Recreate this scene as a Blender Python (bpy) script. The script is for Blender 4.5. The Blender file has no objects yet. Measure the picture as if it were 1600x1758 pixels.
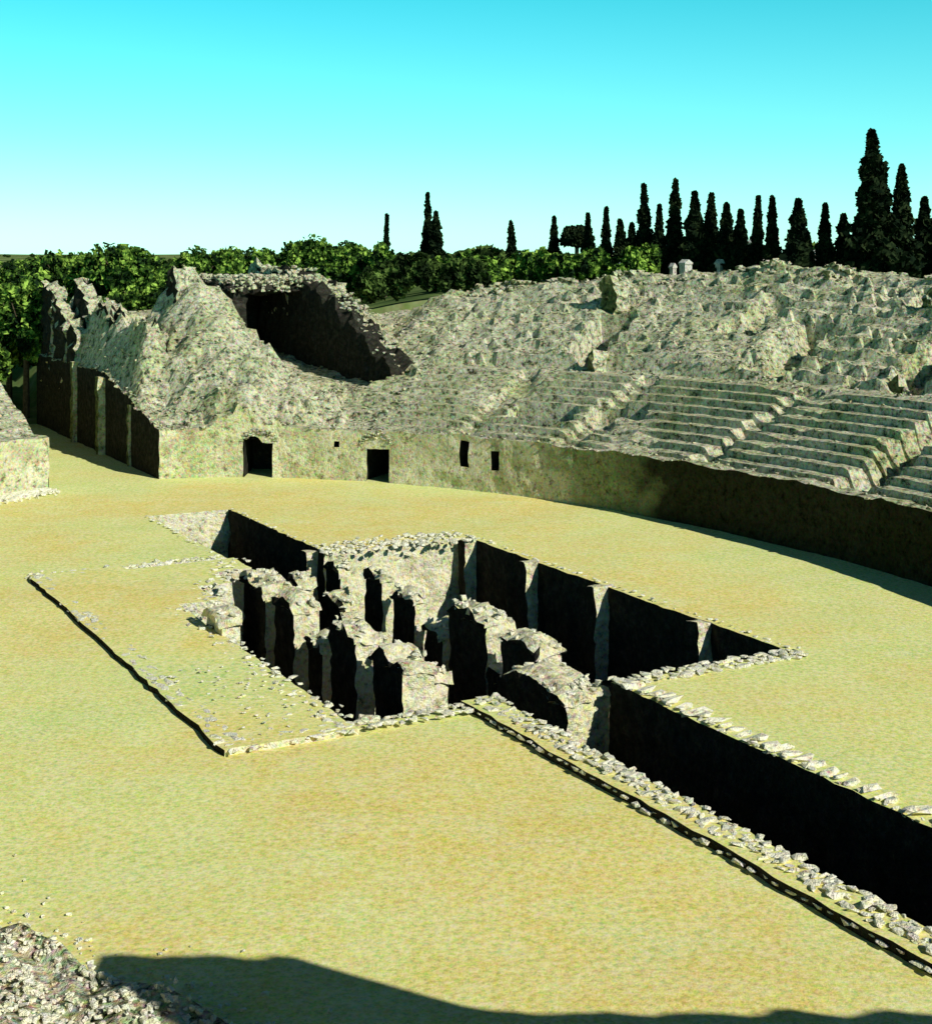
import bpy, math, random
import numpy as np
from mathutils import Vector, noise, Matrix
import bmesh
random.seed(7); np.random.seed(7)
scene=bpy.context.scene

# ------------------------------------------------------------------ frames
# arena frame: s runs along the long axis of the amphitheatre, t across it
AX=(0.479,-0.878); BX=(0.878,0.479)
def W(s,t): return (-9.14+AX[0]*s+BX[0]*t, 57.1+AX[1]*s+BX[1]*t)
def WC(S,T): return W(S+10.2,T+1.9)
def ST(x,y):
    dx=x+9.14; dy=y-57.1
    return (dx*AX[0]+dy*AX[1]-10.2, dx*BX[0]+dy*BX[1]-1.9)
def N(x,y,z=0.0): return noise.noise(Vector((x,y,z)))
def FR(x,y,z=0.0,o=4): return noise.fractal(Vector((x,y,z)),1.0,2.0,o)
def sm(a,b,x):
    t=min(1,max(0,(x-a)/(b-a))); return t*t*(3-2*t)

# ------------------------------------------------------------------ materials
def nodes(name):
    m=bpy.data.materials.new(name); m.use_nodes=True
    nt=m.node_tree; b=nt.nodes['Principled BSDF']; b.inputs['Roughness'].default_value=1.0
    b.inputs['Specular IOR Level'].default_value=0.0
    return m,nt,b
def tex_noise(nt,co,scale,detail=4,rough=0.6):
    n=nt.nodes.new('ShaderNodeTexNoise'); n.inputs['Scale'].default_value=scale
    n.inputs['Detail'].default_value=detail; n.inputs['Roughness'].default_value=rough
    nt.links.new(co,n.inputs['Vector']); return n
def ramp(nt,fac,stops):
    r=nt.nodes.new('ShaderNodeValToRGB'); nt.links.new(fac,r.inputs['Fac'])
    e=r.color_ramp.elements
    while len(e)<len(stops): e.new(0.5)
    for i,(p,c) in enumerate(stops):
        e[i].position=p; e[i].color=(c[0],c[1],c[2],1)
    return r
def mix(nt,a,b,fac,mode='MIX'):
    m=nt.nodes.new('ShaderNodeMix'); m.data_type='RGBA'; m.blend_type=mode
    if isinstance(fac,(int,float)): m.inputs[0].default_value=fac
    else: nt.links.new(fac,m.inputs[0])
    for s,i in ((a,6),(b,7)):
        if isinstance(s,tuple): m.inputs[i].default_value=(*s,1)
        else: nt.links.new(s,m.inputs[i])
    return m.outputs[2]
def chroma(nt,co,scale,k):
    """coloured mineral grain: spreads the noise colour around mid grey"""
    n=tex_noise(nt,co,scale,1.5,0.8)
    s=nt.nodes.new('ShaderNodeVectorMath'); s.operation='MULTIPLY_ADD'
    nt.links.new(n.outputs['Color'],s.inputs[0]); s.inputs[1].default_value=(k,k,k); o=.5-k*.5; s.inputs[2].default_value=(o,o,o)
    return s.outputs[0]
def bump(nt,b,h,strength,dist):
    n=nt.nodes.new('ShaderNodeBump'); n.inputs['Strength'].default_value=strength
    n.inputs['Distance'].default_value=dist
    nt.links.new(h,n.inputs['Height']); nt.links.new(n.outputs[0],b.inputs['Normal'])
def coord(nt):
    return nt.nodes.new('ShaderNodeTexCoord').outputs['Object']

def mat_sand():
    m,nt,b=nodes('sandy_earth'); c=coord(nt)
    big=tex_noise(nt,c,0.055,5,0.65)
    base=ramp(nt,big.outputs['Fac'],[(0.36,(0.58,0.7,0.23)),(0.46,(0.73,0.72,0.24)),(0.56,(0.8,0.6,0.15)),(0.68,(0.68,0.72,0.27))])
    med=tex_noise(nt,c,0.8,5,0.78)
    col=mix(nt,base.outputs[0],(0.84,0.82,0.48),ramp(nt,med.outputs['Fac'],[(0.42,(0,0,0)),(0.7,(0.6,0.6,0.6))]).outputs[0])
    g1=tex_noise(nt,c,5,4,0.9)
    col=mix(nt,col,ramp(nt,g1.outputs['Fac'],[(0.38,(0.28,0.4,0.07)),(0.5,(0.72,0.7,0.27)),(0.62,(1,0.93,0.58))]).outputs[0],0.36)
    col=mix(nt,col,chroma(nt,c,10,2.6),0.3,'OVERLAY')
    nt.links.new(col,b.inputs['Base Color']); bump(nt,b,g1.outputs['Fac'],0.4,0.05)
    return m
def mat_rubble(name,pale=(0.72,0.68,0.49),mid=(0.47,0.46,0.3),dark=(0.05,0.06,0.035),green=0.3,sc=1.0,mott=(0.38,0.48,0.6),cr=2.4,damp=False):
    m,nt,b=nodes(name); c=coord(nt)
    n1=tex_noise(nt,c,2.8*sc,5,0.8)
    r1=ramp(nt,n1.outputs['Fac'],[(mott[0],dark),(mott[1],mid),(mott[2],pale)])
    n2=tex_noise(nt,c,0.25*sc,4,0.7)
    f=ramp(nt,n2.outputs['Fac'],[(0.45,(0,0,0)),(0.65,(green,green,green))])
    gr=mix(nt,r1.outputs[0],(0.5,0.62,0.25),1.0,'MULTIPLY')
    col=mix(nt,r1.outputs[0],gr,f.outputs[0])
    if damp:  # shade painted in: greenish half tone, then near black, on the unlit stretch
        at=nt.nodes.new('ShaderNodeAttribute'); at.attribute_name='damp'
        n3=tex_noise(nt,c,0.7,5,0.75)
        ad=nt.nodes.new('ShaderNodeMath'); ad.operation='MULTIPLY_ADD'
        nt.links.new(n3.outputs['Fac'],ad.inputs[0]); ad.inputs[1].default_value=1.2; nt.links.new(at.outputs['Fac'],ad.inputs[2])
        rr_=ramp(nt,ad.outputs[0],[(0.62,(1,1,1)),(0.85,(.42,.46,.3))]); 
        sb=nt.nodes.new('ShaderNodeMath'); sb.operation='SUBTRACT'; nt.links.new(ad.outputs[0],sb.inputs[0]); sb.inputs[1].default_value=.6
        r2=ramp(nt,sb.outputs[0],[(0.45,(1,1,1)),(0.8,(.14,.13,.15))])
        col=mix(nt,col,rr_.outputs[0],1.0,'MULTIPLY'); col=mix(nt,col,r2.outputs[0],1.0,'MULTIPLY')
    col=mix(nt,col,chroma(nt,c,7*sc,cr),0.38,'OVERLAY')
    nt.links.new(col,b.inputs['Base Color']); bump(nt,b,n1.outputs['Fac'],1.0,0.22)
    return m
def mat_foliage(name,a,b_,c_,s=(0.4,0.5,0.6)):
    m,nt,b=nodes(name); c=coord(nt)
    n=tex_noise(nt,c,0.8,4,0.8)
    r=ramp(nt,n.outputs['Fac'],[(s[0],a),(s[1],b_),(s[2],c_)])
    nt.links.new(r.outputs[0],b.inputs['Base Color'])
    return m
def mat_bark():
    m,nt,b=nodes('bark'); c=coord(nt); n=tex_noise(nt,c,5,4)
    nt.links.new(ramp(nt,n.outputs['Fac'],[(0.3,(0.06,0.045,0.03)),(0.7,(0.16,0.12,0.08))]).outputs[0],b.inputs['Base Color']); return m
def mat_terrain():
    m,nt,b=nodes('grassy_terrain'); c=coord(nt)
    n=tex_noise(nt,c,0.06,6,0.7)
    r=ramp(nt,n.outputs['Fac'],[(0.38,(0.05,0.09,0.03)),(0.52,(0.14,0.2,0.06)),(0.66,(0.4,0.4,0.2))])
    n2=tex_noise(nt,c,1.1,4,0.8)
    col=mix(nt,r.outputs[0],n2.outputs['Color'],0.4,'OVERLAY')
    nt.links.new(col,b.inputs['Base Color']); return m
SAND=mat_sand()
RUB=mat_rubble('weathered_concrete_rubble',green=.2)
SEAT=mat_rubble('weathered_seating_stone',green=0.5)
PODIUM=mat_rubble('podium_masonry',pale=(0.8,0.76,0.52),mid=(0.58,0.55,0.34),dark=(0.14,0.15,0.08),green=0.45,mott=(0.33,0.45,0.56),damp=True)
PITST=mat_rubble('pit_masonry',pale=(0.84,0.79,0.55),mid=(0.62,0.58,0.38),dark=(0.18,0.17,0.1),green=0.2,mott=(0.32,0.43,0.55))
DAMP=mat_rubble('damp_lichen_masonry',pale=(0.075,0.07,0.055),mid=(0.038,0.036,0.028),dark=(0.02,0.02,0.016),green=0.2,mott=(0.36,0.52,0.7),cr=1.5)  # near-black copy of the masonry, standing in for shade on unlit walls
DAMP2=mat_rubble('mossy_masonry',pale=(0.26,0.27,0.13),mid=(0.13,0.15,0.06),dark=(0.03,0.035,0.02),green=0.4,mott=(0.36,0.48,0.62),cr=1.5)  # greenish dark copy of the masonry, painting in partial shade
BLOCK=mat_rubble('edge_stones',pale=(0.9,0.87,0.68),mid=(0.7,0.67,0.48),dark=(0.2,0.18,0.12),green=0.1,mott=(0.3,0.4,0.5))
DAMPSOIL=mat_rubble('damp_soil',pale=(0.12,0.11,0.07),mid=(0.06,0.055,0.035),dark=(0.02,0.02,0.015),green=0.3)  # soil colour darkened to cut bounce light and deepen the pit's shade
CYP=mat_foliage('cypress_foliage',(0.005,0.01,0.006),(0.01,0.018,0.008),(0.024,0.036,0.014))
BROAD=mat_foliage('broadleaf_foliage',(0.008,0.018,0.008),(0.05,0.11,0.016),(0.32,0.48,0.08),(0.43,0.52,0.62))
SCRUB=mat_foliage('scrub_foliage',(0.008,0.014,0.006),(0.025,0.045,0.012),(0.11,0.17,0.04))
BARK=mat_bark(); TERR=mat_terrain()

# ------------------------------------------------------------------ mesh helpers
class MB:
    def __init__(s): s.v=[]; s.f=[]
    def quad(s,*p):
        i=len(s.v); s.v.extend(p); s.f.append(tuple(range(i,i+len(p))))
    def obj(s,name,mat,merge=False,smooth=False,parent=None,damp=None,zmax=0.12):
        me=bpy.data.meshes.new(name); me.from_pydata([tuple(p) for p in s.v],[],s.f)
        if merge:
            bm=bmesh.new(); bm.from_mesh(me)
            bmesh.ops.remove_doubles(bm,verts=bm.verts,dist=0.002)
            bmesh.ops.recalc_face_normals(bm,faces=bm.faces)
            bm.to_mesh(me); bm.free()
        me.materials.append(mat)
        if damp:   # steep sides facing across the arena axis get shade painted in by a darker material
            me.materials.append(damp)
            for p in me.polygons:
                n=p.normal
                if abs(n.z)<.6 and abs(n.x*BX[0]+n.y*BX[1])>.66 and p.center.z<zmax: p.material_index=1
        me.update()
        o=bpy.data.objects.new(name,me); scene.collection.objects.link(o)
        if smooth:
            for p in me.polygons: p.use_smooth=True
        if parent: o.parent=parent
        return o
def empty(name):
    e=bpy.data.objects.new(name,None); scene.collection.objects.link(e); return e

# rock templates
ROCKS=[]
for k in range(14):
    bm=bmesh.new()
    for i in range(13):
        v=Vector((random.gauss(0,1),random.gauss(0,1),random.gauss(0,1))).normalized()
        v=Vector((max(-.72,min(.72,v.x)),max(-.72,min(.72,v.y)),max(-.62,min(.62,v.z))))*random.uniform(.85,1.1)
        bm.verts.new(v)
    r=bmesh.ops.convex_hull(bm,input=bm.verts)
    bmesh.ops.delete(bm,geom=[g for g in r['geom_interior'] if isinstance(g,bmesh.types.BMVert)],context='VERTS')
    bm.verts.index_update()
    ROCKS.append((np.array([v.co[:] for v in bm.verts]),[tuple(v.index for v in f.verts) for f in bm.faces])); bm.free()
def rock(mb,x,y,z,sx,sy,sz,ang=None):
    V,F=random.choice(ROCKS)
    if ang is None: ang=random.uniform(0,6.28)
    c,s=math.cos(ang),math.sin(ang)
    P=V*np.array([sx,sy,sz])*0.72
    X=P[:,0]*c-P[:,1]*s+x; Y=P[:,0]*s+P[:,1]*c+y; Z=P[:,2]+z
    i=len(mb.v); mb.v.extend(zip(X.tolist(),Y.tolist(),Z.tolist()))
    mb.f.extend([tuple(a+i for a in f) for f in F])

def rough_box(mb,s0,s1,t0,t1,z0,z1,step=0.3,amp=0.09,top=None,fr=1.6):
    """masonry block given in arena axes (s,t,z) with eroded faces; top(s,t)->extra z at the crown"""
    def P(s,t,z):
        f=(z-z0)/(z1-z0)
        if top: z=z+top((s-s0)/(s1-s0)*2-1,(t-t0)/(t1-t0)*2-1)*f
        x,y=W(s,t); n=noise.noise_vector(Vector((x*fr,y*fr,z*fr)))
        n2=noise.noise_vector(Vector((x*fr*2.7,y*fr*2.7,z*fr*2.7)))
        return (x+n.x*amp+n2.x*amp*.5,y+n.y*amp+n2.y*amp*.5,z+n.z*amp)
    def grid(fn,nu,nv):
        g=[[fn(i/nu,j/nv) for j in range(nv+1)] for i in range(nu+1)]
        for i in range(nu):
            for j in range(nv):
                mb.quad(g[i][j],g[i+1][j],g[i+1][j+1],g[i][j+1])
    ns=max(2,int((s1-s0)/step)); nt_=max(2,int((t1-t0)/step)); nz=max(2,int((z1-z0)/step))
    L=lambda a,b,u:a+(b-a)*u
    grid(lambda u,v:P(L(s0,s1,u),L(t0,t1,v),z1),ns,nt_)
    grid(lambda u,v:P(L(s1,s0,u),t0,L(z1,z0,v)),ns,nz)
    grid(lambda u,v:P(L(s0,s1,u),t1,L(z1,z0,v)),ns,nz)
    grid(lambda u,v:P(s0,L(t0,t1,u),L(z1,z0,v)),nt_,nz)
    grid(lambda u,v:P(s1,L(t1,t0,u),L(z1,z0,v)),nt_,nz)
    grid(lambda u,v:P(L(s0,s1,u),L(t1,t0,v),z0),ns,nt_)

# ------------------------------------------------------------------ arena floor with the cross shaped pit
DEEP=-3.4
def level(s,t):
    if 0<s<20.5 and -4.2<t<10.5:
        if s<2 and t<0: return 0.16
        if s<4 and t<-1.4: return 0.16
        if s<6.5 and t<-2.8: return 0.16
        return DEEP
    if -11.6<s<0 and 0.0<t<3.8: return DEEP
    if 20.5<s<41 and 0.0<t<3.9: return DEEP
    if -0.7<s<21.1 and -7.7<t<-4.2: return 0.16
    if 20.5<s<41 and -0.9<t<0: return 0.2
    return 0.0
def lines(a,b,step,keys):
    L=set(round(v,3) for v in np.arange(a,b+.01,step))
    for k in keys:
        L={v for v in L if abs(v-k)>step*0.35}; 
        L.add(k)
    return sorted(L)
SL=lines(-54,46,0.5,[-11.6,-0.7,0,2,4,6.5,20.5,21.1,41])
TL=lines(-24,28,0.5,[-7.7,-4.2,-2.8,-1.4,-0.9,0,3.8,3.9,10.5])
floor=MB(); pitw=MB(); pitd=MB(); pitf=MB()
def fv(mb,d,i,j,L):
    k=(i,j,L)
    if k not in d:
        x,y=W(SL[i],TL[j])
        z=L+ (0.05*N(x*.25,y*.25)+0.012*N(x*2,y*2) if L>-1 else 0.25*N(x*.7,y*.7)+0.1*N(x*3,y*3))
        nv=noise.noise_vector(Vector((x*1.7,y*1.7,0)))*(0.13)
        d[k]=len(mb.v); mb.v.append((x+nv.x,y+nv.y,z))
    return d[k]
d1={};d2={}
def wallseg(i0,j0,i1,j1,La,Lb,mbw):
    hi,lo=max(La,Lb),min(La,Lb)
    def top(i,j):
        mb,d=(floor,d1) if hi>-1 else (pitf,d2)
        return mb.v[fv(mb,d,i,j,hi)]
    A=top(i0,j0);B=top(i1,j1)
    zl=lo-0.3; nz=10 if hi-lo>1 else 1
    for k in range(nz):
        row=[]
        for P in (A,B):
            for kk in (k,k+1):
                f=kk/nz; z=P[2]*(1-f)+zl*f
                nv=noise.noise_vector(Vector((P[0]*1.3,P[1]*1.3,z*1.3)))*0.16*min(1,f*4)*(nz>1)
                row.append((P[0]+nv.x,P[1]+nv.y,z))
        mbw.quad(row[0],row[2],row[3],row[1])
lv=[[level((SL[i]+SL[i+1])/2,(TL[j]+TL[j+1])/2) for j in range(len(TL)-1)] for i in range(len(SL)-1)]
for i in range(len(SL)-1):
    for j in range(len(TL)-1):
        L=lv[i][j]; mb,d=(floor,d1) if L>-1 else (pitf,d2)
        q=[fv(mb,d,i,j,L),fv(mb,d,i+1,j,L),fv(mb,d,i+1,j+1,L),fv(mb,d,i,j+1,L)]
        mb.f.append(tuple(q))
        if i+1<len(SL)-1 and lv[i+1][j]!=L: wallseg(i+1,j,i+1,j+1,L,lv[i+1][j],pitw)
        if j+1<len(TL)-1 and lv[i][j+1]!=L: wallseg(i,j+1,i+1,j+1,L,lv[i][j+1],pitd)
floor.obj('arena_ground',SAND,smooth=True)
pit=empty('excavated_pit')
pitw.obj('end_walls',PITST,merge=True,parent=pit)
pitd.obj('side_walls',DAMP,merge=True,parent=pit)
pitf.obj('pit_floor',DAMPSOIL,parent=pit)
bt=MB()
for s,w in ((5.5,.5),(10.3,.55),(16.2,.55),(0.5,.5)):
    rough_box(bt,s-w/2,s+w/2,9.95,10.6,DEEP-.2,0.02,amp=.12)
for s in (-1.0,):
    rough_box(bt,s-.25,s+.25,3.4,3.9,DEEP-.2,-0.1,amp=.06)
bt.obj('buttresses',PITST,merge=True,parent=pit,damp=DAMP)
# piers
def pier(sc,tc,ws,wt,top=0.0,base=DEEP-.2):
    mb=MB()
    rough_box(mb,sc-ws/2,sc+ws/2,tc-wt/2,tc+wt/2,base,top-.3,step=.25,amp=.11)
    e=0.08; k1=random.uniform(0,9)
    rough_box(mb,sc-ws/2-e,sc+ws/2+e,tc-wt/2-e,tc+wt/2+e,top-.32,top,step=.18,amp=.16,fr=2.2,
              top=lambda a,b:-0.28*abs(a)**4-.1*abs(b)**2+.35*N(a*1.3,b,k1)+.1)
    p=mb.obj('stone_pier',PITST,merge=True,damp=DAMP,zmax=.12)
    cb=MB()
    for k in range(int(12+10*ws*wt/1.5)):
        x,y=W(sc+random.uniform(-.5,.5)*ws,tc+random.uniform(-.5,.5)*wt)
        rock(cb,x,y,top+random.uniform(-.15,.12),random.uniform(.12,.34),random.uniform(.1,.28),random.uniform(.08,.22))
    cb.obj('crown_rubble',BLOCK,parent=p)
for a in ((3.9,-.1,2.3,.9,0.15),(6.6,0,1.9,.9,0.0),(9.0,.1,1.3,.8,-.9),(11.6,0,2.1,.8,0.1),(14.9,.1,2.1,1.0,-.05),
          (4.5,4.2,1.5,.45,0.05),(7.1,4.2,1.8,.5,-.15),(11.6,4.5,2.6,.75,0.15),(15.3,4.4,2.1,.95,0),(9.3,4.3,1.3,.5,-.9),
          (1.4,3.9,1.4,.5,-.1),(13.5,4.4,1.2,.45,-1.5),(8.6,2.1,.7,.8,-1.3),(17.9,.2,1.2,.7,-1.9),(5.6,2.1,1.6,.5,-.5),(2.4,1.9,1.4,.5,-.3),(12.4,2.4,1.2,.6,-1.4),
          (8.3,7.2,1.4,.6,-1.2),(17.2,-2.2,1.2,.8,-1.2),(18.7,3.2,3.2,1.5,-.2),(10.2,-3.95,1.6,.55,.75)):
    pier(*a)

# edge stones
def edge(mb,s0,t0,s1,t1,size=.3,gap=.45,spread=.25,rows=1,z=0.08,jz=.06,ang=None,lng=1.0,zf=.6):
    Ln=math.hypot(s1-s0,t1-t0); n=int(Ln/gap)
    nx,ny=-(t1-t0)/Ln,(s1-s0)/Ln
    for i in range(n):
        for r in range(rows):
            f=(i+random.uniform(-.3,.3)+.5)/n; o=(r-(rows-1)/2)*size*1.1+random.uniform(-spread,spread)
            x,y=W(s0+(s1-s0)*f+nx*o,t0+(t1-t0)*f+ny*o); k=random.uniform(.5,1.25)
            rock(mb,x,y,z+random.uniform(-jz,jz),size*k*lng,size*k*random.uniform(.6,1),size*k*zf,ang)
ed=MB()
a_ang=math.atan2(AX[1],AX[0]); b_ang=math.atan2(BX[1],BX[0])
edge(ed,20.6,-.3,41,-.3,.24,.2,.1,3,.22,.03,None,1.2,.4)
edge(ed,20.6,-.92,41,-.92,.18,.35,.04,1,.1,.03,a_ang,1.6,.5)
edge(ed,20.6,4.25,41,4.25,.4,.42,.04,1,.05,.02,b_ang,1.9,.5)
edge(ed,20.6,4.0,41,4.0,.2,.3,.08,1,.03,zf=.4)
edge(ed,20.7,3.9,20.7,10.6,.28,.25,.1,3,.05,.03,None,1.2,.4)
edge(ed,20.8,-7.7,20.8,0,.24,.2,.12,3,.12,.03,None,1.2,.4)
edge(ed,-.6,-7.7,-.3,0,.24,.18,.35,5,.05,zf=.5)
edge(ed,-.35,3.8,-.35,10.7,.28,.2,.5,6,.06,zf=.5)
edge(ed,0,10.75,20.5,10.75,.2,.35,.08,1,.02,zf=.4)
edge(ed,-11.5,-.15,0,-.15,.22,.4,.1,1,.02,zf=.4)
edge(ed,-11.5,4.0,-.5,4.0,.2,.6,.1,1,.02,zf=.4)
edge(ed,-.6,-7.35,21,-7.35,.3,.4,.08,2,.14,.02,a_ang,1.4,.3)
edge(ed,0,.0,6.5,-3.2,.22,.25,.6,3,.15,zf=.45)
edge(ed,6.5,-4.4,20.3,-4.4,.22,.3,.2,3,.14,zf=.45)
edge(ed,14,-6,20.5,-5.4,.13,.2,1.4,4,.16,zf=.4)
for i in range(160):
    s=random.uniform(0.5,20); t=random.uniform(-4,10)
    x,y=W(s,t); k=random.uniform(.08,.25); rock(ed,x,y,DEEP+.15,k,k,k*.6)
ed.obj('edge_stones',BLOCK)

# ------------------------------------------------------------------ stands
A,B=32.5,19.3
def base_pt(phi):
    c,s=math.cos(phi),math.sin(phi); n=Vector((c/A,s/B)).normalized()
    return A*c,B*s,n
def seg_d(S,T,p,q):
    ax,ay=p[0],p[1]; bx,by=q[0]-ax,q[1]-ay
    f=max(0,min(1,((S-ax)*bx+(T-ay)*by)/(bx*bx+by*by+1e-9)))
    return math.hypot(S-ax-bx*f,T-ay-by*f),f
def strata(h,st,k,off):
    q=(h+off)/st; fl=math.floor(q); fr_=q-fl
    return h*(1-k)+((fl+sm(.55,1,fr_))*st-off)*k
def height(deg,r,S,T,x,y):
    nz=FR(x*.45,y*.45,3.1,5); nf=N(x*1.9,y*1.9,1.0); nl=N(x*.09,y*.09,5)
    k=max(0,min(9,math.floor((r-2)/.86)+1)) if r>2 else 0
    seats=2.4+.34*k if r>.75 else 2.8
    slope=2.4+.345*max(0,min(9,(r-2)/.86))
    gatez=sm(141,153,deg) if deg<180 else 1
    er=max(gatez*.8, sm(.12,.5,N(x*.2,y*.2,9)+.25*nf)*.8)
    if deg<74: er=max(er,.4)
    low=seats*(1-er)+(slope+.34*nz)*er+.04*nf
    if r<.75: low=2.75+.16*nz+.08*nf
    crest=10.3+1.2*math.exp(-((deg-122)/8)**2)-.6*sm(135,150,deg)
    if deg>180 or deg<60: crest=8.5
    if r>9.7:
        u=(r-9.7)
        crisp=1-sm(92,98,deg)          # better preserved upper rows
        uu=u+.55*nl*(1-crisp)+.25*nf*(1-crisp)
        st=1.25 if crisp<.5 else .9
        ku=math.floor(uu/st)
        up1=5.6+(crest-5.6)*min(1,(u/12.5))**.85
        up2=5.6+(crest-5.6)*min(1,max(0,(ku*st/12.5)))**.85
        w=max(crisp,(1-gatez*.5)*(1-.7*sm(0,.35,N(x*.12,y*.12,17))))
        h=up1*(1-w)+up2*w+(.42*nz+.12*nf)*(1-.6*crisp)+.5*nl
        if u<1.0: h=5.5+.15*nz
        if r>25: h-= (r-25)*.6
    else: h=low
    for (pd,r0,r1,dp,wd) in ((91.5,1.2,9.6,1.2,.8),(112,11,17,1.4,1.0),(100,10.5,19,1.5,1.1),(84,10,20,2.0,1.0),(106,.9,9.6,.4,.4),(121.5,.9,9.6,.5,.6),
                             (118,14,19,1.2,.8),(92.5,11,19,1.5,.8),(134,.9,9.6,.4,.5)):
        if r0<r<r1:
            dd=abs(deg-pd)*math.pi/180*(22+r)
            h-=dp*math.exp(-((dd+.5*nz)/wd)**6)
    for (pd,r0,r1,w,dp) in ((128,3.9,5.6,1.6,1.7),(120.5,5.2,6.6,1.3,1.2),(130.3,11.0,16.0,1.1,3.4),(97,20,22,3.5,1.6),(88,18,20.5,3,1.6),(104,19.5,21,2.5,1.4)):
        if r0<r<r1 and abs(deg-pd)*math.pi/180*(22+r)<w: h-=dp
    for (px,py,hh,sl) in ((24.5,90,11.1,1.6),(16.5,86.5,9.6,2.0)):
        d=math.hypot(x-px,y-py); h=max(h,hh-sl*d+.3*nz)
    if 128<deg<181:
        g=2.85+.13*min(r,10)+max(0,min(r,26)-10)*.24+.5*nz*min(1,r/3)+.15*nf
        g=max(g,0)
        w=sm(149,155,deg)
        h=h*(1-w)+g*w
        d=math.hypot((S+44)*.85,(T-7)*(1.0 if T>7 else 2.4))
        cone=11.9-7.8*(d/10.5)**.8+1.1*nz+.3*nf
        cone=min(cone, 4.1+.5*max(0,-39-S)+1.6*max(0,11.4-T)+.4*nz)
        h=max(h,cone)
        d,f=seg_d(S,T,(-58,3.3),(-39.5,3.1)); h=max(h,10.1-2.0*f-1.5*d+1.0*nz+.4*nf)
        if deg>146: h=strata(h,.7,.6,.5*nl+.02*S)
        if S<-32 and T>17.2:
            cr=5.6+(min(14,-33-S))*.3
            d=max(0,T-17.3)
            h=max(h,cr-.5*d+.4*nz)
        if -57<S<-33.5 and 12.1<T<17.4:
            fl=4.0+.07*(-34-S)+.3*nz
            e=sm(12.1,12.8,T); h=min(h,h*(1-e)+fl*e)
        eh=2.85+min(2.1,.2*max(0,-33-S))
        h=min(h,eh+.15*nz+max(0,T-1.9)*(2.6+1.5*nz))
    if deg>180 and S<-10: h=min(h,2.9+.5*r+.5*nz if r<4 else 4.7+.05*r+.6*nz)
    if y<34 and S>0:
        cap=12-.545*y-.95+max(0,abs(x)-.36*y-1.2)*1.6
        cap=max(cap,.25+.4*nz+.2*nf)
        h=min(h,max(cap,.03))
    return h
rs=set([0,.35,.72,.78])
for k in range(10):
    e=2+.86*k
    for q in (e-.01,e+.02,e+.3,e+.58): rs.add(round(q,3))
rs|={1.15,1.6}
for q in np.arange(10.6,30.1,.225): rs.add(round(float(q),3))
RS=sorted(rs)
def gatefix(deg,n):
    d=min(abs(deg-180),abs(deg),abs(deg-360)); w=1-sm(5.3,26,d)
    t=Vector((1 if n.x>0 else -1,0)); v=n*(1-w)+t*w
    return v.normalized()
doors=[]
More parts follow.
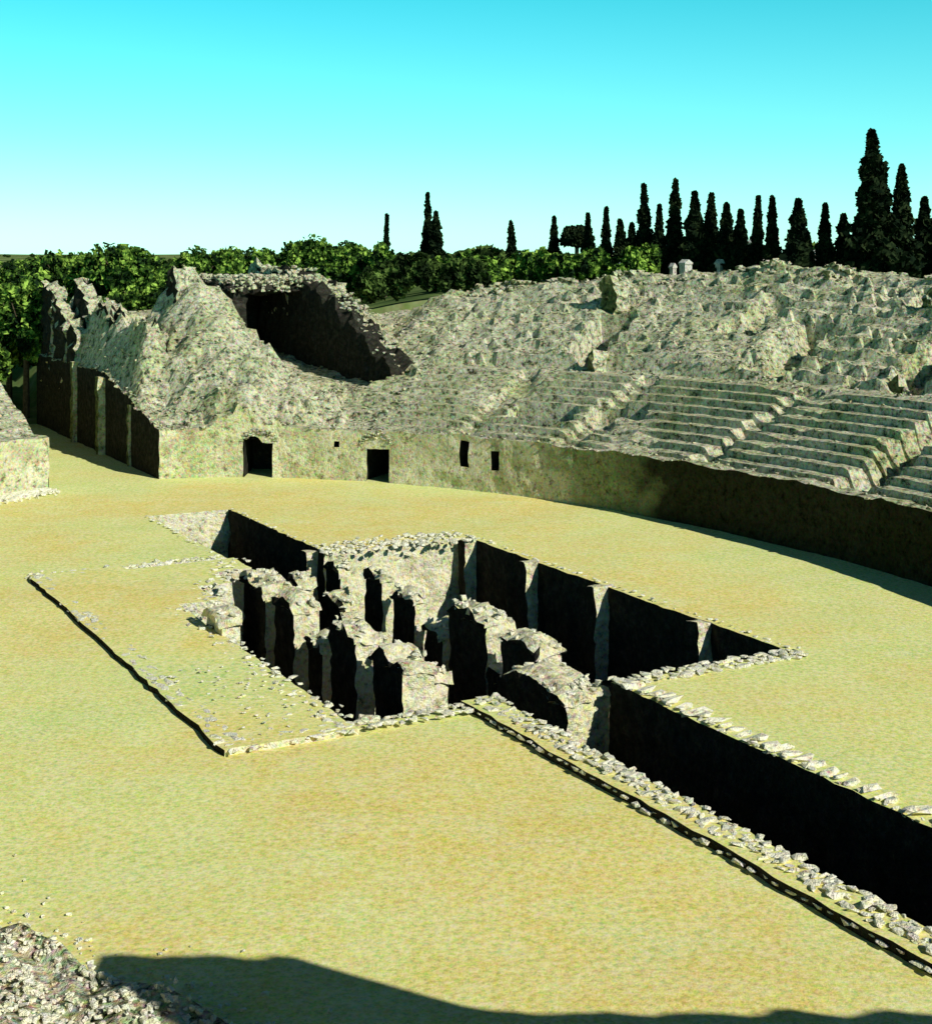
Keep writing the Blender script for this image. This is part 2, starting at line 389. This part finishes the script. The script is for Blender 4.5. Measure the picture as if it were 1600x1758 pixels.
def build_stand(name,d0,d1):
    par=empty(name); top=MB(); wall=MB(); side=MB(); inner=MB()
    degs=[]; d=d0
    while d<d1:
        degs.append(d); S,T,n=base_pt(math.radians(d))
        sp=math.hypot(A*math.sin(math.radians(d)),B*math.cos(math.radians(d)))
        far=.27 if 70<d<175 else .6
        d+=math.degrees(far/sp)
    degs.append(d1)
    nr=len(RS)
    cols=[]
    for d in degs:
        S0,T0,n=base_pt(math.radians(d)); v=gatefix(d,n); col=[]
        for r in RS:
            S=S0+v.x*r; T=T0+v.y*r; x,y=WC(S,T)
            j=noise.noise_vector(Vector((x*.9,y*.9,2)))*(.12 if r>10 else .06)
            h=height(d,r,S,T,x+j.x,y+j.y)
            top.v.append((x+(j.x if r>0 else 0),y+(j.y if r>0 else 0),h)); col.append((x,y,h))
        cols.append(col)
    for i in range(len(degs)-1):
        for j in range(nr-1):
            a=i*nr+j; top.f.append((a,a+1,a+nr+1,a+nr))
    top.obj('tiers',SEAT,parent=par)
    nz=9; dv=[]
    def wp(i,k):
        x,y,h=top.v[i*nr]; z=-.15+(h+.15)*k/nz
        nv=noise.noise_vector(Vector((x*1.2,y*1.2,z*1.5)))*.09*(0 if k==nz else 1)
        return (x+nv.x,y+nv.y,z)
    for i in range(len(degs)-1):
        dm=(degs[i]+degs[i+1])/2
        for k in range(nz):
            zc=(k+.5)/nz*2.75
            if any(abs(dm-dd)<hw and z0<zc<z1 for dd,hw,z0,z1 in doors): continue
            wall.quad(wp(i,k),wp(i+1,k),wp(i+1,k+1),wp(i,k+1))
            da=[(1-sm(100,124,q))*(d0<180) for q in (degs[i],degs[i+1])]
            dv+= [da[0],da[1],da[1],da[0]]
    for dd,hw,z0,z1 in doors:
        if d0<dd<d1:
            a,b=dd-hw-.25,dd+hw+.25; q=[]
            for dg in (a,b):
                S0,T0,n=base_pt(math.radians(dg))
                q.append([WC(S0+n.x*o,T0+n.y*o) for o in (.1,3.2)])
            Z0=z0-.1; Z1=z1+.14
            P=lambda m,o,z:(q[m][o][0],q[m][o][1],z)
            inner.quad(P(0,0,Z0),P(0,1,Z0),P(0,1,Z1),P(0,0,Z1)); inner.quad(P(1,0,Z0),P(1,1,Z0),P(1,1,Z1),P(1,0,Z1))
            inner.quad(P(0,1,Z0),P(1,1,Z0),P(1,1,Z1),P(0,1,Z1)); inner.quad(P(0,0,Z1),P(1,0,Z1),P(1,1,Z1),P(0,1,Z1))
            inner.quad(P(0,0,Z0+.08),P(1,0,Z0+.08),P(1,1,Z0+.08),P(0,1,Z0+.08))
    wo=wall.obj('podium_wall',PODIUM,parent=par)
    at=wo.data.attributes.new('damp','FLOAT','POINT'); at.data.foreach_set('value',dv)  # weight of the painted shade, growing along the unlit stretch
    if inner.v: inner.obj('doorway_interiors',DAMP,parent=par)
    for ci in (0,len(degs)-1):
        for j in range(nr-1):
            p=top.v[ci*nr+j]; q=top.v[ci*nr+j+1]; m=10
            for k in range(m):
                def g(p,k): return (p[0],p[1],p[2]*(1-k/m)-.2*k/m)
                side.quad(g(p,k),g(q,k),g(q,k+1),g(p,k+1))
    for i in range(len(degs)-1):
        p=top.v[i*nr+nr-1]; q=top.v[(i+1)*nr+nr-1]
        side.quad(p,q,(q[0],q[1],-1),(p[0],p[1],-1))
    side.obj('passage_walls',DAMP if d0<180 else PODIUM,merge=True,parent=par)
    return par,cols,degs
doors+= [(159.5,2.0,0,1.95),(142.8,1.6,0,1.95),(131.2,.55,1.3,2.3),(127.2,.5,1.3,2.2),(148.5,.4,1.7,2.2)]
P1_,colsR,degR=build_stand('amphitheatre_stand',3.0,174.65)
P2_,colsL,degL=build_stand('amphitheatre_stand',192.5,357)
gb=MB()
for S,w,h,pr in ((-38.0,.35,3.5,.3),(-43.7,.6,4.7,.6),(-50.5,.5,5.2,.5)):
    rough_box(gb,S+10.2-w/2,S+10.2+w/2,1.9+1.95-pr,1.9+1.95,-.2,h,amp=.12)
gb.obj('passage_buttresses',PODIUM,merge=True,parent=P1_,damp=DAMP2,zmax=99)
# ragged rubble heads of the doorways
dh=MB()
for dd,hw in ((159.5,2.0),(142.8,1.6)):
    for k in range(90):
        q=dd+random.uniform(-hw-.8,hw+.8); S0,T0,n=base_pt(math.radians(q)); x,y=WC(S0-n.x*.0,T0-n.y*.0)
        e=abs(q-dd)/(hw+.8)
        kk=random.uniform(.08,.2); rock(dh,x,y,2.0+.55*(1-e*e)+random.uniform(-.1,.25)-.1,kk*1.2,kk,kk*.7)
dh.obj('doorway_heads',RUB,parent=P1_)
# standing fragments of the gate masonry
fr_=MB()
def frag(S0,S1,T0,T1,z0,z1,tp): rough_box(fr_,S0+10.2,S1+10.2,T0+1.9,T1+1.9,z0,z1,step=.3,amp=.32,top=tp)
frag(-56,-52.5,3.0,3.9,5,9.6,lambda a,b:-.8*a+.9*N(a*2,b,1))
frag(-49.5,-46,3.0,4.0,5,8.6,lambda a,b:-.5*a+.9*N(a*2,b,2))
frag(-42.5,-39.6,3.4,4.6,4,7.6,lambda a,b:-.5*a+.7*N(a*2,b,3))
frag(-45.5,-43.2,6.2,7.6,8.5,11.3,lambda a,b:-.8*abs(a)+.5*N(a*2,b,3))
frag(-61,-58.4,1.9,2.9,3,9.9,lambda a,b:-.3*a+.5*N(a*2,b,5))
frag(-57.2,-54.2,1.85,2.6,3,8.6,lambda a,b:-.5*a+.5*N(a*2,b,6))
frag(-53,-50.8,1.85,2.5,3,7.4,lambda a,b:-.5*a+.5*N(a*2,b,7))
fr_.obj('gate_fragments',RUB,merge=True,parent=P1_,damp=DAMP,zmax=99)
# collapsed vault in the stand beside the gate
vw=MB(); vr=MB()
s_=lambda S:S+10.2
t_=lambda T:T+1.9
def crest(a,b):
    S=-56+(a+1)/2*(22.3)
    return (4.6 if S<-46 else 4.6*(-34-S)/12)+.9*N(S*.6,b)+.4*N(S*1.9,b)+(.0 if S>-49 else .5)
rough_box(vw,s_(-56),s_(-33.7),t_(16.2),t_(17.9),3.0,5.6,step=.35,amp=.3,top=crest)
rough_box(vw,s_(-56),s_(-47.5),t_(11.3),t_(12.3),3.0,9.7,step=.4,amp=.3)
rough_box(vw,s_(-57),s_(-56),t_(11.6),t_(17.8),3.0,9.7,step=.4,amp=.2)
rough_box(vw,s_(-56.5),s_(-47.2),t_(10.9),t_(18.2),9.6,10.3,step=.35,amp=.4,top=lambda a,b:.6*N(a*3,b*3)-.4*(a>0)*a)
vp=empty('collapsed_vault')
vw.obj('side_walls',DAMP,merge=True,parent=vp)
rough_box(vr,s_(-57.5),s_(-50),t_(16.3),t_(20.6),8,11.5,step=.3,amp=.4,top=lambda a,b:-.55*(b+1)*.9-.3*(a+1)+.5*N(a*2,b*2,4))
for k in range(420):
    S=random.uniform(-57,-34.2); T=random.gauss(17.4,.45)
    x,y=WC(S,T); a=(S+56)/22.3*2-1
    kk=random.uniform(.15,.45); rock(vr,x,y,5.6+crest(a,0)+.0,kk,kk*.8,kk*.7)
for k in range(500):
    S=random.uniform(-56.5,-47.0); T=random.uniform(10.8,17.5)
    x,y=WC(S,T); kk=random.uniform(.15,.5); rock(vr,x,y,10.3+random.uniform(-.1,.4),kk,kk*.8,kk*.7)
for k in range(90):
    T=random.uniform(11.0,17.8)
    x,y=WC(-47.2+random.uniform(-.3,.2),T); kk=random.uniform(.15,.4); rock(vr,x,y,10.0+random.uniform(-.35,.3),kk,kk*.8,kk*.8)
vr.obj('broken_crown',RUB,merge=True,parent=vp)
rb=MB()
for i in range(9000):
    c=random.randrange(len(colsR)); dg=degR[c]
    if dg<70: continue
    j=random.randrange(len(RS)); 
    if 1<RS[j]<9.7 and dg<143 and random.random()<.92: continue
    if dg<96 and random.random()<.6: continue
    x,y,h=colsR[c][j]; k=random.uniform(.07,.26)*(1.35 if dg>145 else 1)
    rock(rb,x,y,h+.02,k,k*random.uniform(.6,1),k*random.uniform(.4,.7))
for (dg,r0,w,d,hh) in ((131.6,17.2,1.7,1.3,1.5),(128.2,10.6,.8,.8,1.2),(105,19,1.6,.5,.8),(92,22,1.5,.5,.8),(88,19,1.5,.7,1.2),
                       (101,12,1.2,.5,.8),(95,15,1.2,.5,1.0)):
    S0,T0,n=base_pt(math.radians(dg)); S=S0+n.x*r0; T=T0+n.y*r0
    x,y=WC(S,T); h=height(dg,r0,S,T,x,y)
    rough_box(rb,S+10.2-w/2,S+10.2+w/2,T+1.9-d/2,T+1.9+d/2,h-.8,h+hh,amp=.35,step=.22,top=lambda a,b:-.4*abs(a)**2+.6*N(a*2,w))
# broken masonry line along the upper rim
for i in range(700):
    dg=random.uniform(76,150); r0=random.gauss(22.5,.7); S0,T0,n=base_pt(math.radians(dg)); S=S0+n.x*r0; T=T0+n.y*r0
    x,y=WC(S,T)
    if N(x*.35,y*.35,8)<0: continue
    h=height(dg,r0,S,T,x,y); k=random.uniform(.2,.6); rock(rb,x,y,h+.1,k*1.2,k,k*.8)
rb.obj('fallen_blocks',RUB,damp=DAMP2,zmax=99)
rb2=MB()
for i in range(9000):
    dg=random.uniform(283,322); S0,T0,n=base_pt(math.radians(dg)); o=random.uniform(0,5.5)
    S=S0+n.x*o; T=T0+n.y*o; x,y=WC(S,T); h=height(dg,o,S,T,x,y)
    k=random.uniform(.04,.15); rock(rb2,x,y,h+.02,k,k*random.uniform(.6,1),k*.7)
for i in range(1600):
    S0,T0,n=base_pt(math.radians(random.uniform(285,330))); o=-abs(random.gauss(0,.9))+1.0
    x,y=WC(S0+n.x*o,T0+n.y*o)
    k=random.uniform(.03,.12); rock(rb2,x,y,.04,k,k*random.uniform(.6,1),k*.7)
for i in range(900):
    dg=random.uniform(193,206); S0,T0,n=base_pt(math.radians(dg)); o=-abs(random.gauss(0,.7))+.2
    x,y=WC(S0+n.x*o,T0+n.y*o)
    k=random.uniform(.08,.32); rock(rb2,x,y,.06,k,k*random.uniform(.6,1),k*.7)
rb2.obj('rubble',BLOCK)

# unseen wall added right of the viewpoint, shaped to cast the foreground shadow
rw=MB()
def wallrem(x):
    return 9.6 if x<8 else (9.6-(x-8)*1.2 if x<9.4 else 7.9)
xs=np.arange(4.75,20,.3)
for yy in (13.3,14.3):
    for i in range(len(xs)-1):
        z1=wallrem(xs[i])+.25*N(xs[i]*1.3,1);z2=wallrem(xs[i+1])+.25*N(xs[i+1]*1.3,1)
        rw.quad((xs[i],yy,0),(xs[i+1],yy,0),(xs[i+1],yy,z2),(xs[i],yy,z1))
for i in range(len(xs)-1):
    z1=wallrem(xs[i])+.25*N(xs[i]*1.3,1);z2=wallrem(xs[i+1])+.25*N(xs[i+1]*1.3,1)
    rw.quad((xs[i],13.3,z1),(xs[i+1],13.3,z2),(xs[i+1],14.3,z2),(xs[i],14.3,z1))
for x,z in ((xs[0],wallrem(xs[0])+.25*N(xs[0]*1.3,1)),(xs[-1],wallrem(xs[-1])+.25*N(xs[-1]*1.3,1))):
    rw.quad((x,13.3,0),(x,14.3,0),(x,14.3,z),(x,13.3,z))
rw.obj('ruined_stand_wall',PODIUM,merge=True)

# ------------------------------------------------------------------ surrounding terrain
def zout(x,y):
    S,T=ST(x,y)
    z=5.0+3.9*sm(-22,0,x)
    z+=3.2*math.exp(-((x-26)/26)**2-((y-165)/30)**2)
    z+=1.2*N(x*.02,y*.02,4)*sm(60,200,y)
    far=math.hypot(x,y)
    z+=sm(500,2500,far)*(26*abs(N(x*.0011,y*.0011,2))+4)
    if S<0 and abs(T+.9)<6.5:
        f=sm(4.0,6.5,abs(T+.9)); zp=max(-.3,(-62-S)*.12)
        z=z*f+min(z,zp)*(1-f)
    return z
te=MB(); rr=[19,22,25,28,29.5,31,33,36,40,45,51,58,66,76,88,102,120,140,165,195,230,280,350,450,600,850,1200,1800,2600,4000,6000]
nph=360
for i in range(nph):
    S0,T0,n=base_pt(math.radians(i*360/nph))
    for r in rr:
        x,y=WC(S0+n.x*r,T0+n.y*r)
        z=zout(x,y)
        if r<29: z-=3.5
        te.v.append((x,y,z))
m=len(rr)
for i in range(nph):
    S0,T0,n=base_pt(math.radians((i+.5)*360/nph))
    for j in range(m-1):
        if abs(T0)<3.0 and S0<0 and rr[j]<28: continue
        a=i*m+j; b=((i+1)%nph)*m+j; te.f.append((a,a+1,b+1,b))
te.obj('terrain',TERR,smooth=True)

# ------------------------------------------------------------------ vegetation
def leaves(cent,size):
    n=len(cent)
    a=np.random.normal(size=(n,3)); a/=np.linalg.norm(a,axis=1)[:,None]
    b=np.random.normal(size=(n,3)); b-= (a*b).sum(1)[:,None]*a; b/=np.linalg.norm(b,axis=1)[:,None]
    sz=size*np.random.uniform(.5,1.2,size=(n,1))
    a=a*sz; b=b*sz*.6
    return np.stack([cent-a-b,cent+a-b,cent+a+b,cent-a+b],1)
def leaf_obj(name,Q,mat,parent=None):
    n=len(Q); V=Q.reshape(-1,3); me=bpy.data.meshes.new(name)
    me.vertices.add(4*n); me.vertices.foreach_set('co',V.ravel())
    me.loops.add(4*n); me.loops.foreach_set('vertex_index',np.arange(4*n))
    me.polygons.add(n); me.polygons.foreach_set('loop_start',np.arange(n)*4)
    me.update(calc_edges=True); me.materials.append(mat)
    o=bpy.data.objects.new(name,me); scene.collection.objects.link(o)
    if parent: o.parent=parent
    return o
def trunk(mb,x,y,z0,z1,r0,r1,dx=0,dy=0,n=7):
    for i in range(n):
        a0=i/n*6.283;a1=(i+1)/n*6.283
        mb.quad((x+r0*math.cos(a0),y+r0*math.sin(a0),z0),(x+r0*math.cos(a1),y+r0*math.sin(a1),z0),
                (x+dx+r1*math.cos(a1),y+dy+r1*math.sin(a1),z1),(x+dx+r1*math.cos(a0),y+dy+r1*math.sin(a0),z1))
def cypress(x,y,zt,w):
    z0=zout(x,y)-.2; h=zt-z0
    p=empty('cypress_tree'); tb=MB(); trunk(tb,x,y,z0,z0+h*.8,.2,.05); tb.obj('trunk',BARK,parent=p)
    n=int(1000+900*w)
    f=np.random.uniform(0,1,n)**.95
    pw=random.uniform(.7,1.15)
    prof=np.minimum(1,(f*random.uniform(3,9)+.15))*np.power(1-f,pw)*1.3
    prof=np.minimum(prof,1.0)
    ang=np.random.uniform(0,6.283,n)
    k=random.uniform(0,20)
    lump=1+.36*np.sin(ang*2+f*9+k)*np.sin(f*14+k)+.28*np.sin(f*31+ang*2+k)
    rad=w*.5*prof*lump*np.random.uniform(.3,1.1,n)
    lean=random.uniform(-.04,.04)*h
    C=np.stack([x+rad*np.cos(ang)+lean*f,y+rad*np.sin(ang),z0+.6+f*(h-.7)],1)
    leaf_obj('crown',leaves(C,.17+.03*w),CYP,p)
for a in ((31.6,112,21.7,4.3),(34.6,116,19.3,2.9),(36.9,118,16.8,2.8),(39.3,116,16.6,2.8),(31.9,119,14.8,2.2),(30.2,116,15.4,1.7),
          (28.0,114,16.1,1.7),(26,114,16.5,2.9),(24.8,118,16.9,1.5),(23.9,120,17,1.5),(22.9,122,15.9,2.2),(22.1,124,16.5,2.6),
          (21.1,126,17.5,1.7),(19.9,126,17.6,3.0),(18.2,128,18.8,1.8),(16.9,128,16.6,1.5),(16.0,130,18.5,1.9),(14.8,130,15.0,1.8),
          (13.9,130,15.3,1.8),(12.6,132,16.5,1.3),(11.3,134,16.0,1.2),(8.4,140,15.9,1.3),(4.8,150,15.7,1.0),(-3.9,150,18.6,1.6),
          (-2.96,148,16.6,1.5),(-7.8,140,16.1,.9),(33.3,122,15.4,2.6),(29.2,124,13.8,1.6),(42,118,17,3),(45,121,18,3)):
    cypress(*a)
def crown_pts(x,y,z,rx,ry,rz,n,lumps=9):
    out=[]
    for k in range(lumps):
        v=np.random.normal(size=3); v/=np.linalg.norm(v); v[2]=abs(v[2])*.9-.25
        c=np.array([x,y,z])+v*np.array([rx,ry,rz])*.6
        m=n//lumps; d=np.random.normal(size=(m,3)); d/=np.linalg.norm(d,axis=1)[:,None]
        d*=np.random.uniform(.55,1.05,(m,1))*np.array([rx,ry,rz])*random.uniform(.3,.52)
        out.append(c+d)
    return np.concatenate(out)
def broad(x,y,zt,w,name='broadleaf_tree',mat=None,hcr=None):
    z0=zout(x,y)-.2
    H=zt-z0; hc=hcr or H*.42
    p=empty(name); tb=MB(); zc=zt-hc
    trunk(tb,x,y,z0,zc-.2*hc,.28,.18)
    for k in range(6):
        a=k*1.05+random.random(); trunk(tb,x,y,zc-.3*hc,zc+.4*hc,.12,.04,math.cos(a)*w*.32,math.sin(a)*w*.32,5)
    tb.obj('trunk',BARK,parent=p)
    C=crown_pts(x,y,zc,w*.5,w*.5,hc,int(2800+500*w),14)
    leaf_obj('crown',leaves(C,.22),mat or BROAD,p)
for a in ((-32,106,11.6,6.5),(-31.7,115,13.6,7),(-26.2,112,14.2,7.5),(-22.2,118,13.4,6),(-18.7,120,13.8,7.5),(-20.3,150,14.0,6),
          (-15.9,150,14.8,8),(-12,150,14.0,7),(-34.5,110,8.6,6),(-27.5,106.5,9.6,6),(-24,109,11.0,6),(-17,113,10.8,6),(-38,112,10.5,8),(-29,122,12.5,8),
          (-36,124,12.8,9),(-34,101,8.2,5)):
    broad(*a)
broad(10.5,138,15.3,3.4,'pine_tree',CYP,hcr=1.6)
def scrub(name,items,mat,leaf=.26,dens=170):
    Q=[]
    for (x,y,w,h) in items:
        z0=zout(x,y); n=int(dens*w*h/2)+60
        Q.append(leaves(crown_pts(x,y,z0+h*.45,w*.5,w*.5,h*.6,n,7),leaf))
    leaf_obj(name,np.concatenate(Q),mat)
it=[]
for x in np.arange(-7,1.2,1.2): it.append((x,random.uniform(107,109),random.uniform(2.6,3.6),random.uniform(3.0,4.4)))
scrub('dark_bushes',it,SCRUB)
it=[]
for x in np.arange(-3,16,1.1): it.append((x,random.uniform(118,128),random.uniform(2.5,3.6),random.uniform(2.6,4.0)))
for x in np.arange(-24,-6,1.3): it.append((x,random.uniform(122,140),random.uniform(3,4.5),random.uniform(3.5,6.5)))
for x in np.arange(14,44,3.2): it.append((x,random.uniform(126,150),random.uniform(2,3),random.uniform(.8,1.6)))
scrub('bushes',it,BROAD)
it=[]
for i in range(420):
    y=random.uniform(170,1300); x=random.uniform(-.42,.42)*y
    it.append((x,y,random.uniform(5,12),random.uniform(2,3.8)))
scrub('distant_trees',it,SCRUB,.7,30)
# pale tombs of the cemetery among the cypresses
WHITE=mat_rubble('whitewash',pale=(0.75,0.73,0.66),mid=(0.66,0.63,0.54),dark=(0.4,0.37,0.3),green=0,cr=1.5)
tm=MB()
for i in range(90):
    x=random.uniform(12,36); y=random.uniform(120,160); z=zout(x,y); w=random.uniform(.4,.9); h=random.uniform(.8,2.3)
    sx,sy=ST(x,y); sx+=10.2; sy+=1.9
    rough_box(tm,sx-w/2,sx+w/2,sy-w*.4,sy+w*.4,z-.3,z+h,step=.5,amp=.06)
    rough_box(tm,sx-w/2-.06,sx+w/2+.06,sy-w*.4-.06,sy+w*.4+.06,z+h,z+h+.12,step=.5,amp=.03,top=lambda a,b:.3*(1-abs(b)))
tm.obj('cemetery_tombs',WHITE)

# ------------------------------------------------------------------ light, sky, camera
el=math.radians(32); hx,hy=.72,-.694
sv=Vector((hx*math.cos(el),hy*math.cos(el),math.sin(el))).normalized()
sd=bpy.data.lights.new('sun','SUN'); sd.energy=5.0; sd.angle=math.radians(.5); sd.color=(1,.98,.88)
so=bpy.data.objects.new('sun',sd); scene.collection.objects.link(so); so.rotation_euler=sv.to_track_quat('Z','Y').to_euler()
w=bpy.data.worlds.new('World'); scene.world=w; w.use_nodes=True; nt=w.node_tree
bg=nt.nodes['Background']; sk=nt.nodes.new('ShaderNodeTexSky'); sk.sky_type='NISHITA'; sk.sun_disc=False
sk.sun_elevation=el; sk.sun_rotation=math.atan2(hx,hy); sk.air_density=1.0; sk.dust_density=.3; sk.ozone_density=1.0
tc=nt.nodes.new('ShaderNodeTexCoord'); sp=nt.nodes.new('ShaderNodeSeparateXYZ'); nt.links.new(tc.outputs['Generated'],sp.inputs[0])
rp=ramp(nt,sp.outputs['Z'],[(0.0,(.62,1.3,1.55)),(0.035,(.5,1.2,1.3)),(0.08,(.36,1.12,1.1)),(0.18,(.14,1.05,.95)),(0.4,(.08,.13,.19))])
mx=nt.nodes.new('ShaderNodeMix'); mx.data_type='RGBA'; mx.blend_type='MULTIPLY'; mx.inputs[0].default_value=1
nt.links.new(rp.outputs[0],mx.inputs[7])
nt.links.new(sk.outputs[0],mx.inputs[6]); nt.links.new(mx.outputs[2],bg.inputs[0]); bg.inputs[1].default_value=.15
cam=bpy.data.cameras.new('camera'); co=bpy.data.objects.new('camera',cam); scene.collection.objects.link(co)
co.location=(0,0,12); co.rotation_euler=(math.radians(90),0,0)
cam.sensor_fit='HORIZONTAL'; cam.sensor_width=36; cam.lens=56.25; cam.shift_y=-.2744; cam.clip_end=12000; cam.clip_start=.1
scene.camera=co
scene.view_settings.view_transform='Standard'; scene.view_settings.look='None'; scene.view_settings.exposure=0
